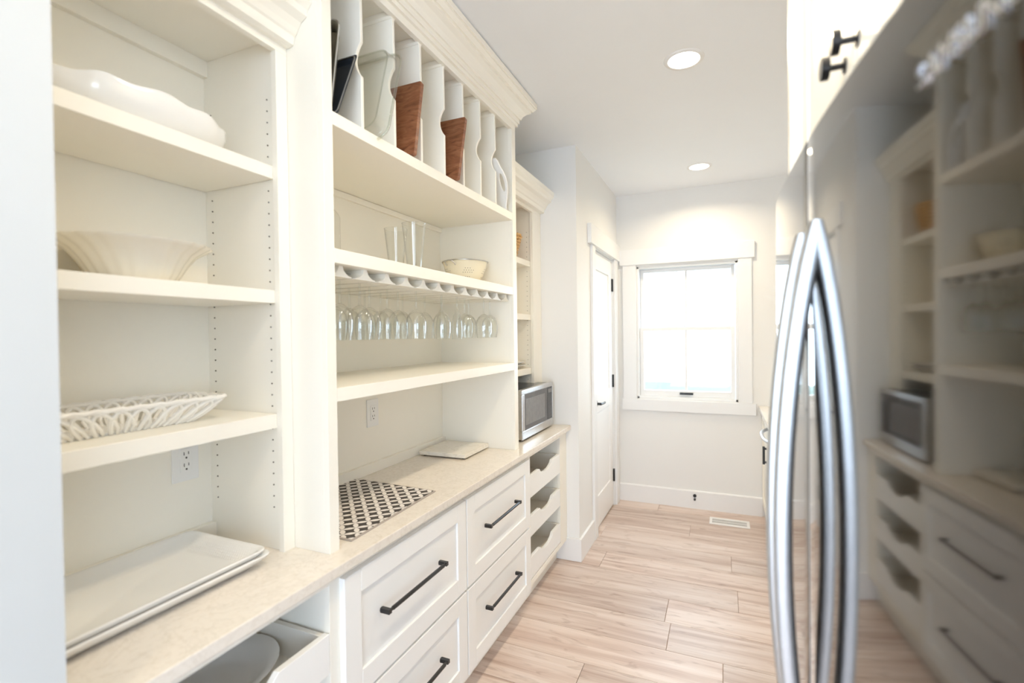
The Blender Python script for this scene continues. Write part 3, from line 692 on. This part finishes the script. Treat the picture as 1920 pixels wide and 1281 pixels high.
# two stacked rectangular platters
def platter(name, x0, x1, y0, y1, z, h, label, studs):
    t = thing(name, ((x0 + x1) / 2, (y0 + y1) / 2, z), label, 'platter', 'stacked platters')
    lv_ = [(.040, 0), (.034, .001), (.018, h * .38), (.004, h * .8), (0, h), (.001, h + .003), (.006, h + .0035), (.012, h), (.034, h * .35 + .006), (.056, .007)]
    mb = MB(); n = None; vs = []
    for i_, zz in lv_:
        p = rrect(x0 + i_, x1 - i_, y0 + i_, y1 - i_, .016 + .01 * (1 - i_ / .056), 4); n = len(p)
        mx_ = (x0 + x1) / 2; my_ = (y0 + y1) / 2
        vs += [(x, y, z + zz + (.006 * (abs(y - my_) / (y1 - my_)) ** 6 * (abs(x - mx_) / (x1 - mx_)) ** 4 if i_ < .03 else 0)) for x, y in p]
    k = len(lv_); fs = [(i * n + j, i * n + (j + 1) % n, (i + 1) * n + (j + 1) % n, (i + 1) * n + j) for i in range(k - 1) for j in range(n)]
    mb.add(vs, fs, True); mb.f += [list(range(n)), list(range((k - 1) * n, k * n))]; mb.sm += [False, False]
    mb.build('dish', 'porcelain', t)
    if studs:
        st = MB(); nx = 34
        for end, sg in ((y1, -1), (y0, 1)):
            for i in range(nx):
                for j in range(6):
                    d = .0145 + j * .0068
                    if d > .05: continue
                    x = x0 + .022 + (x1 - x0 - .044) * (i + .5 * (j % 2)) / nx
                    f = (.056 - d) / .056; a_, b_ = ((.012, h), (.034, h * .35 + .006)) if d < .034 else ((.034, h * .35 + .006), (.056, .007)); zz = z + a_[1] + (b_[1] - a_[1]) * (d - a_[0]) / (b_[0] - a_[0]) - .0004
                    y = end + sg * d; r = .0033
                    st.add([(x - r, y, zz), (x, y - r, zz), (x + r, y, zz), (x, y + r, zz), (x, y, zz + .0026)], [(0, 1, 4), (1, 2, 4), (2, 3, 4), (3, 0, 4)], True)
        q = st.build('hobnail_rim', 'porcelain', t); q['kind'] = 'stuff'
    return t
platter('platter', -1.415, -1.100, .44, .930, .9005, .028, 'lower white rectangular platter, directly on the worktop by the camera', False)
platter('platter', -1.422, -1.108, .435, .922, .9110, .030, 'upper white rectangular platter with studded ends, on another platter', True)
# serving bowl in the pull-out tray
o = thing('serving_bowl', (-1.165, .79, .632), 'shallow white rimmed serving dish inside the nearest pull-out tray', 'dish')
MB().lathe([(.001, .0), (.085, .0), (.10, .006), (.128, .03), (.150, .042), (.153, .045), (.150, .046), (.126, .036), (.098, .014), (.085, .008), (.001, .006)], (-1.165, .79, .632), 48, .93, 1.1).build('bowl', 'greyceramic', o)
MB().tube([(-1.165 + .08, .642, .672), (-1.165 + .05, .612, .676), (-1.165 - .01, .606, .676), (-1.165 - .05, .63, .672)], .007, 8).build('handle', 'greyceramic', o)

# ------------------------------------------------------------------ the middle hutch: pans, boards, glass
def lean(y_bot, y_top, z0, height):
    """matrix: local (x, thickness, up) -> leaning board; local z is along the board"""
    a = math.asin(max(-1, min(1, (y_top - y_bot) / height)))
    return Matrix.Translation((0, y_bot, z0)) @ Matrix.Rotation(-a, 4, 'X')
def dished(x0, x1, h, r, depth, th, sgn=-1):
    """rounded rectangular pan standing on edge in the x-z plane, opening towards sgn*y"""
    lv_ = [(.012, 0), (.010, 0), (.004, depth * .9), (-.006, depth), (-.007, depth + .002), (0.0, depth + .003), (.007, depth * .9), (.013, th), (.015, th)]
    mb = MB(); vs = []; n = None
    for i_, yy in lv_:
        p = rrect(x0 + i_, x1 - i_, i_ + .007, h - i_, r, 6); n = len(p)
        vs += [(u, sgn * yy, v) for u, v in p]
    k = len(lv_); fs = [(i * n + j, i * n + (j + 1) % n, (i + 1) * n + (j + 1) % n, (i + 1) * n + j) for i in range(k - 1) for j in range(n)]
    mb.add(vs, fs, True); mb.f += [list(range(n)), list(range((k - 1) * n, k * n))]; mb.sm += [False, False]
    return mb
ZC = 2.1365
t = thing('sheet_pan', (-1.2, 1.09, ZC), 'worn silver baking pan with a rounded rim in the first divider slot', 'pan')
dished(-1.40, -1.018, .285, .03, .02, .002).xf(lean(1.091, 1.134, ZC, .285)).build('pan', 'pan_steel', t)
MB().tube([(u, -.0215, v) for u, v in rrect(-1.405, -1.013, .003, .291, .032, 6)], .0024, 6, closed=True).xf(lean(1.091, 1.134, ZC, .285)).build('rim', 'chrome', t)
t = thing('baking_tray', (-1.2, 1.13, ZC), 'dark blue-black baking tray leaning in the first divider slot', 'tray')
m_ = lean(1.104, 1.190, ZC, .228)
dished(-1.40, -1.014, .225, .012, .010, .002).xf(m_).build('tray', 'dark_tray', t)
MB().tube([(u, -.0125, v) for u, v in rrect(-1.402, -1.012, .006, .225, .014, 4)], .0026, 6, closed=True).xf(m_).build('rim', 'tray_rim', t)
t = thing('glass_baking_dish', (-1.2, 1.28, ZC), 'clear glass rectangular baking dish standing on edge in the second divider slot', 'dish')
m_ = lean(1.214, 1.304, ZC, .322); dished(-1.34, -.969, .322, .045, .042, .005, 1).xf(m_).build('dish', 'dish_glass', t)
MB().tube([(u, .044, v) for u, v in rrect(-1.346, -.963, .001, .328, .045, 7)], .0042, 8, closed=True).xf(m_).build('rim', 'rim_glass', t)
MB().tube([(u, .003, v) for u, v in rrect(-1.328, -.983, .016, .309, .040, 7)], .0022, 6, closed=True).xf(m_).build('base_edge', 'rim_glass', t)
def wood(ybot, ytop, h, xf_, label):
    t = thing('cutting_board', (-1.15, ybot, ZC), label, 'cutting board')
    MB().prism(rrect(xf_ - .34, xf_, .003, h, .008, 4), 'y', -.009, .009).xf(lean(ybot, ytop, ZC, h)).build('board', 'wood_board', t, .002)
wood(1.450, 1.504, .288, -.990, 'reddish wooden cutting board in the divider slot beside the glass dish')
wood(1.750, 1.821, .290, -.985, 'dark reddish wooden cutting board standing alone between dividers, farther from the camera')
t = thing('cutting_board', (-1.15, 2.27, ZC), 'white cutting board with an oval grip hole in the last divider slot', 'cutting board')
out_ = [(-1.30, .004), (-1.012, .004), (-1.010, .03), (-1.000, .06), (-.988, .10), (-.982, .14), (-.985, .17), (-.994, .20), (-1.004, .222), (-1.012, .25), (-1.022, .264), (-1.035, .268), (-1.30, .268)]
mbm = bpy.data.meshes.new('b'); bm_ = bmesh.new()
def ring(pts): 
    vs_ = [bm_.verts.new((u, 0, v)) for u, v in pts]
    return [bm_.edges.new((vs_[i], vs_[(i + 1) % len(vs_)])) for i in range(len(vs_))]
hole = [(-1.0085 + .0115 * math.cos(2 * PI * i / 20) - .002 * math.sin(2 * PI * i / 20), .145 + .044 * math.sin(2 * PI * i / 20)) for i in range(20)]
es = ring(out_) + ring(hole)
bmesh.ops.triangle_fill(bm_, use_beauty=True, edges=es)
ex = bmesh.ops.extrude_face_region(bm_, geom=bm_.faces[:])
bmesh.ops.translate(bm_, verts=[g for g in ex['geom'] if isinstance(g, bmesh.types.BMVert)], vec=(0, -.011, 0))
bm_.verts.index_update()
wbm = MB(); wbm.add([v.co.copy() for v in bm_.verts], [tuple(v.index for v in f.verts) for f in bm_.faces]); bm_.free()
wbm.xf(lean(2.300, 2.186, ZC, .268)).build('board', 'white_plastic', t, .0025)

def lathe_thing(name, loc, prof, mat, label, cat, group=None, part='body', n=32, **kw):
    t = thing(name, loc, label, cat, group); MB().lathe(prof, (0, 0, 0), n, **kw).build(part, mat, t, local=True); return t
# two flared vases, a square bottle, the colander
vase = [(.001, .0), (.027, .0), (.029, .004), (.032, .05), (.040, .13), (.049, .215), (.051, .222), (.0485, .222), (.038, .13), (.029, .05), (.026, .012), (.001, .012)]
lathe_thing('glass_vase', (-1.19, 1.725, 1.752), vase, 'glass', 'taller-looking clear flared glass vase in front, on the shelf over the stemware', 'vase', 'clear flared vases')
lathe_thing('glass_vase', (-1.32, 1.775, 1.752), vase, 'glass', 'clear flared glass vase half hidden behind another vase', 'vase', 'clear flared vases')
t = thing('bottle', (-1.2, 1.228, 1.752), 'clear square glass bottle with a brown stopper at the shelf end by the stile', 'bottle')
bt = MB(); vs = []; n = None
for hw, z, r in ((.036, .0, .008), (.040, .003, .01), (.040, .145, .01), (.036, .158, .012), (.018, .185, .012), (.014, .195, .0115), (.014, .208, .0115), (.017, .21, .0115), (.017, .215, .0115)):
    p = rrect(-hw, hw, -hw, hw, min(r, hw * .8), 4); n = len(p); vs += [(u, v, z) for u, v in p]
fs = [(i * n + j, i * n + (j + 1) % n, (i + 1) * n + (j + 1) % n, (i + 1) * n + j) for i in range(8) for j in range(n)]
bt.add(vs, fs, True); bt.f.append(list(range(n))); bt.sm.append(False); bt.build('bottle_body', 'dish_glass', t, local=True)
MB().lathe([(.001, .200), (.011, .200), (.011, .216), (.016, .217), (.017, .232), (.015, .236), (.001, .237)], n=18).build('stopper', 'cork', t, local=True)
t = thing('colander', (-1.20, 2.185, 1.752), 'small cream enamel colander with a steel rim and wire handles', 'colander')
MB().lathe([(.001, .004), (.045, .004), (.047, .0), (.050, .004), (.068, .018), (.090, .048), (.104, .085), (.112, .118), (.115, .121), (.110, .119), (.101, .085), (.086, .050), (.064, .022), (.001, .010)], n=48).build('bowl', 'enamel', t, local=True)
MB().lathe([(.111, .118), (.117, .118), (.118, .122), (.113, .1235), (.110, .121)], n=48, closed=True).build('rim', 'steel', t, local=True)
for az in (-1.75, PI - 1.75):
    c, s_ = math.cos(az), math.sin(az)
    MB().tube([(c * q - s_ * p, s_ * q + c * p, z) for p, q, z in ((-.026, .108, .096), (-.028, .118, .104), (-.022, .128, .114), (0, .131, .118), (.022, .128, .114), (.028, .118, .104), (.026, .108, .096))], .0032, 8).build('handle', 'steel', t, local=True)
hl = MB()
for az0 in (-.95, .2, 1.35, 2.5, -2.2):
    for rw, zz in enumerate((.040, .050, .060, .070, .080)):
        rr_ = .083 + (zz - .040) * .48
        for q in range(-2, 3):
            if abs(q) == 2 and rw in (0, 4): continue
            a = az0 + q * .115 + (rw % 2) * .0575
            c, s_ = math.cos(a), math.sin(a); p = Vector((c * (rr_ + .0022), s_ * (rr_ + .0022), zz)); nrm = Vector((c, s_, -.45)).normalized()
            u = nrm.cross(Vector((0, 0, 1))).normalized(); v = u.cross(nrm)
            hl.add([p + u * .0022 * math.cos(k * PI / 3) + v * .0022 * math.sin(k * PI / 3) for k in range(6)], [tuple(range(6))])
q = hl.build('drain_holes', 'holes', t, local=True); q['kind'] = 'stuff'

# hanging wine glasses: local origin at the foot's underside (hanging upside down, z downwards)
def glass_thing(kind):
    H = .20 if kind == 'wine' else .205
    t = thing('wine_glass' if kind == 'wine' else 'champagne_flute', (0, 0, 0), 'x', 'glass')
    MB().lathe([(.001, .0036), (.030, .0048), (.0335, .0055), (.034, .0045), (.0335, .0035), (.012, .0005), (.0045, -.004), (.001, -.004)], n=32).build('foot', 'glass', t, local=True)
    stem = .085 if kind == 'wine' else .07
    MB().lathe([(.0045, -.003), (.0036, -.012), (.0034, -stem * .6), (.0042, -stem + .006), (.007, -stem - .002)], n=14).build('stem', 'glass', t, local=True)
    if kind == 'wine':
        pr = [(.001, -stem), (.012, -stem - .003), (.026, -stem - .014), (.036, -stem - .032), (.0405, -stem - .056), (.039, -stem - .085), (.0345, -H + .002), (.0338, -H), (.0332, -H + .002), (.0375, -stem - .085), (.039, -stem - .056), (.0345, -stem - .033), (.024, -stem - .016), (.001, -stem - .006)]
    else:
        pr = [(.001, -stem), (.008, -stem - .004), (.017, -stem - .03), (.0225, -stem - .06), (.025, -stem - .09), (.0235, -H + .002), (.0228, -H), (.0222, -H + .002), (.0236, -stem - .09), (.021, -stem - .06), (.0155, -stem - .032), (.001, -stem - .008)]
    MB().lathe(pr, n=40).build('bowl', 'glass', t, local=True)
    return t
def ratio(px):
    a = math.atan2(px - 960, 914.61); return math.tan(math.radians(23.4116) - a)
ch = [1.117 + .1075 * (k + .5) for k in range(11)]
protos = {}
ORD = ['first', 'second', 'third', 'fourth', 'fifth', 'sixth', 'seventh', 'eighth', 'ninth', 'tenth', 'eleventh']
#        stem pixel, channel, kind
spots = [(638, 0, 'w'), (629.5, 1, 'w'), (675.5, 1, 'w'), (656, 2, 'w'), (694, 2, 'w'), (685, 3, 'w'), (727, 3, 'w'), (716, 4, 'w'), (747, 4, 'w'), (781, 4, 'w'), (756, 5, 'w'), (797, 6, 'w'),
         (829, 6, 'w'), (842, 7, 'f'), (857.5, 7, 'f'), (872, 8, 'w'), (886, 9, 'w'), (908, 9, 'w'), (919, 10, 'w')]
per = {}
for px, k, kd in spots: per.setdefault(k, []).append((ch[k] * ratio(px), kd))
seen_kind = {}
for k in sorted(per):
    row = sorted((max(1.075, min(1.395, r_)), kd) for r_, kd in per[k])
    for i in range(1, len(row)): row[i] = (max(row[i][0], row[i - 1][0] + .084), row[i][1])
    row.reverse(); n = len(row)
    for i, (r_, kd) in enumerate(row):
        loc = (-r_, ch[k], 1.691)
        if kd not in protos:
            o = protos[kd] = glass_thing('wine' if kd == 'w' else 'flute'); o.location = loc
        else: o = copy_tree(protos[kd], loc)
        what = 'wine glass' if kd == 'w' else 'narrow champagne flute'
        depth = '' if n == 1 else (', frontmost' if i == n - 1 else (', rearmost' if i == 0 else ', middle one'))
        tag(o, f'clear {what} in the {ORD[k]} rack gap counted from the camera end{depth}', 'glass', 'stemware hanging under the shelf')

# on the worktop
mt = thing('dish_mat', (-1.23, 1.37, .9), 'black and white patterned dish mat on the worktop under the stemware', 'mat')
def quad(z0, z1, ins=0.):
    q_ = [(-1.004 - ins, 1.117 + ins), (-1.022 - ins, 1.601 - ins), (-1.432 + ins, 1.62 - ins), (-1.415 + ins, 1.125 + ins)]
    return MB().prism(q_, 'z', z0, z1)
quad(.9003, .9045).build('mat_base', 'mat_edge', mt, .001); quad(.904, .9052, .006).build('printed_top', 'mat', mt)
bd = thing('marble_board', (-1.27, 2.2, .9), 'square cream marble board resting on the worktop beside the hutch side', 'board')
bb = [(-1.405, 2.055), (-1.147, 2.062), (-1.150, 2.325), (-1.408, 2.318)]
MB().prism(bb, 'z', .9075, .9265).build('slab', 'marble', bd, .0015)
for x, y in ((-1.385, 2.08), (-1.17, 2.085), (-1.172, 2.30), (-1.385, 2.295)): MB().disc((x, y, .9002), .008, 'z', .0075, 12).build('foot', 'rubber', bd)

# ------------------------------------------------------------------ the far hutch: wicker basket, dish, microwave
t = thing('wicker_basket', (-1.28, 2.79, 1.981), 'small honey-coloured wicker basket on the top shelf above the microwave', 'basket')
wk = MB()
for k in range(9):
    z = .006 + k * .0165; r = .092 + .036 * (k / 8)
    wk.tube([(r * math.cos(a) * (1 + .03 * math.sin(18 * a + k * PI)), r * math.sin(a) * (1 + .03 * math.sin(18 * a + k * PI)), z + .003 * math.sin(7 * a + k)) for a in [2 * PI * i / 72 for i in range(72)]], .0085, 6, closed=True)
wk.build('weave', 'wicker', t, local=True)
wk = MB()
for k in range(18):
    a = 2 * PI * k / 18; wk.tube([((.090 + .036 * u) * math.cos(a + .25 * u), (.090 + .036 * u) * math.sin(a + .25 * u), .005 + .145 * u) for u in (0, .33, .66, 1.0)], .006, 6)
wk.build('stakes', 'wicker', t, local=True)
MB().lathe([(.001, .004), (.09, .004), (.09, .009), (.001, .009)], n=24).build('base', 'wicker', t, local=True)
lathe_thing('plate', (-1.27, 2.85, 1.288), [(.001, 0), (.06, 0), (.065, .004), (.10, .018), (.120, .024), (.1205, .0265), (.117, .0265), (.098, .021), (.062, .008), (.001, .007)], 'porcelain', 'lower white plate on the shelf above the microwave', 'plate', 'white plates above the microwave', 'plate')
lathe_thing('plate', (-1.27, 2.85, 1.306), [(.001, 0), (.06, 0), (.065, .004), (.10, .018), (.120, .024), (.1205, .0265), (.117, .0265), (.098, .021), (.062, .008), (.001, .007)], 'porcelain', 'upper white plate on the shelf above the microwave', 'plate', 'white plates above the microwave', 'plate')
mw = thing('microwave', (-1.2, 2.78, .9), 'steel-fronted countertop microwave with a dark glass door', 'microwave')
A0, A1, XMW = 2.515, 3.045, -1.03; Z0, Z1 = .912, 1.192
box(-1.40, XMW - .03, A0 + .004, A1 - .004, Z0, Z1 - .003).build('case', 'mw_black', mw, .003)
yd_ = A1 - .105
drm = MB().box(XMW - .03, XMW, A0, A1, Z0, Z0 + .048).box(XMW - .03, XMW, A0, A1, Z1 - .026, Z1).box(XMW - .03, XMW, A0, A0 + .036, Z0 + .048, Z1 - .026).box(XMW - .03, XMW, A1 - .012, A1, Z0 + .048, Z1 - .026)
fr_ = drm.build('front_frame', 'steel', mw, .003)
dg = box(XMW - .028, XMW - .002, A0 + .036, yd_, Z0 + .048, Z1 - .026).build('door_glass', 'mw_glass', mw, .001)
box(XMW - .003, XMW - .0012, A0 + .050, yd_ - .045, Z0 + .075, Z1 - .056).build('window', 'mw_window', dg)
cpn = box(XMW - .028, XMW - .0015, yd_ + .002, A1 - .012, Z0 + .048, Z1 - .026).build('control_panel', 'mw_black', mw, .001)
btn = MB()
for i in range(3):
    for j in range(5): btn.box(XMW - .002, XMW - .0008, yd_ + .014 + i * .025, yd_ + .032 + i * .025, Z0 + .06 + j * .022, Z0 + .074 + j * .022)
btn.build('buttons', 'mw_glass', cpn)
box(XMW - .002, XMW - .0006, yd_ + .014, yd_ + .082, Z1 - .062, Z1 - .038).build('display', 'mw_window', cpn)
for x in (-1.38, -1.07):
    for y in (A0 + .04, A1 - .04): MB().disc((x, y, .9002), .012, 'z', .0125, 12).build('foot', 'rubber', mw)
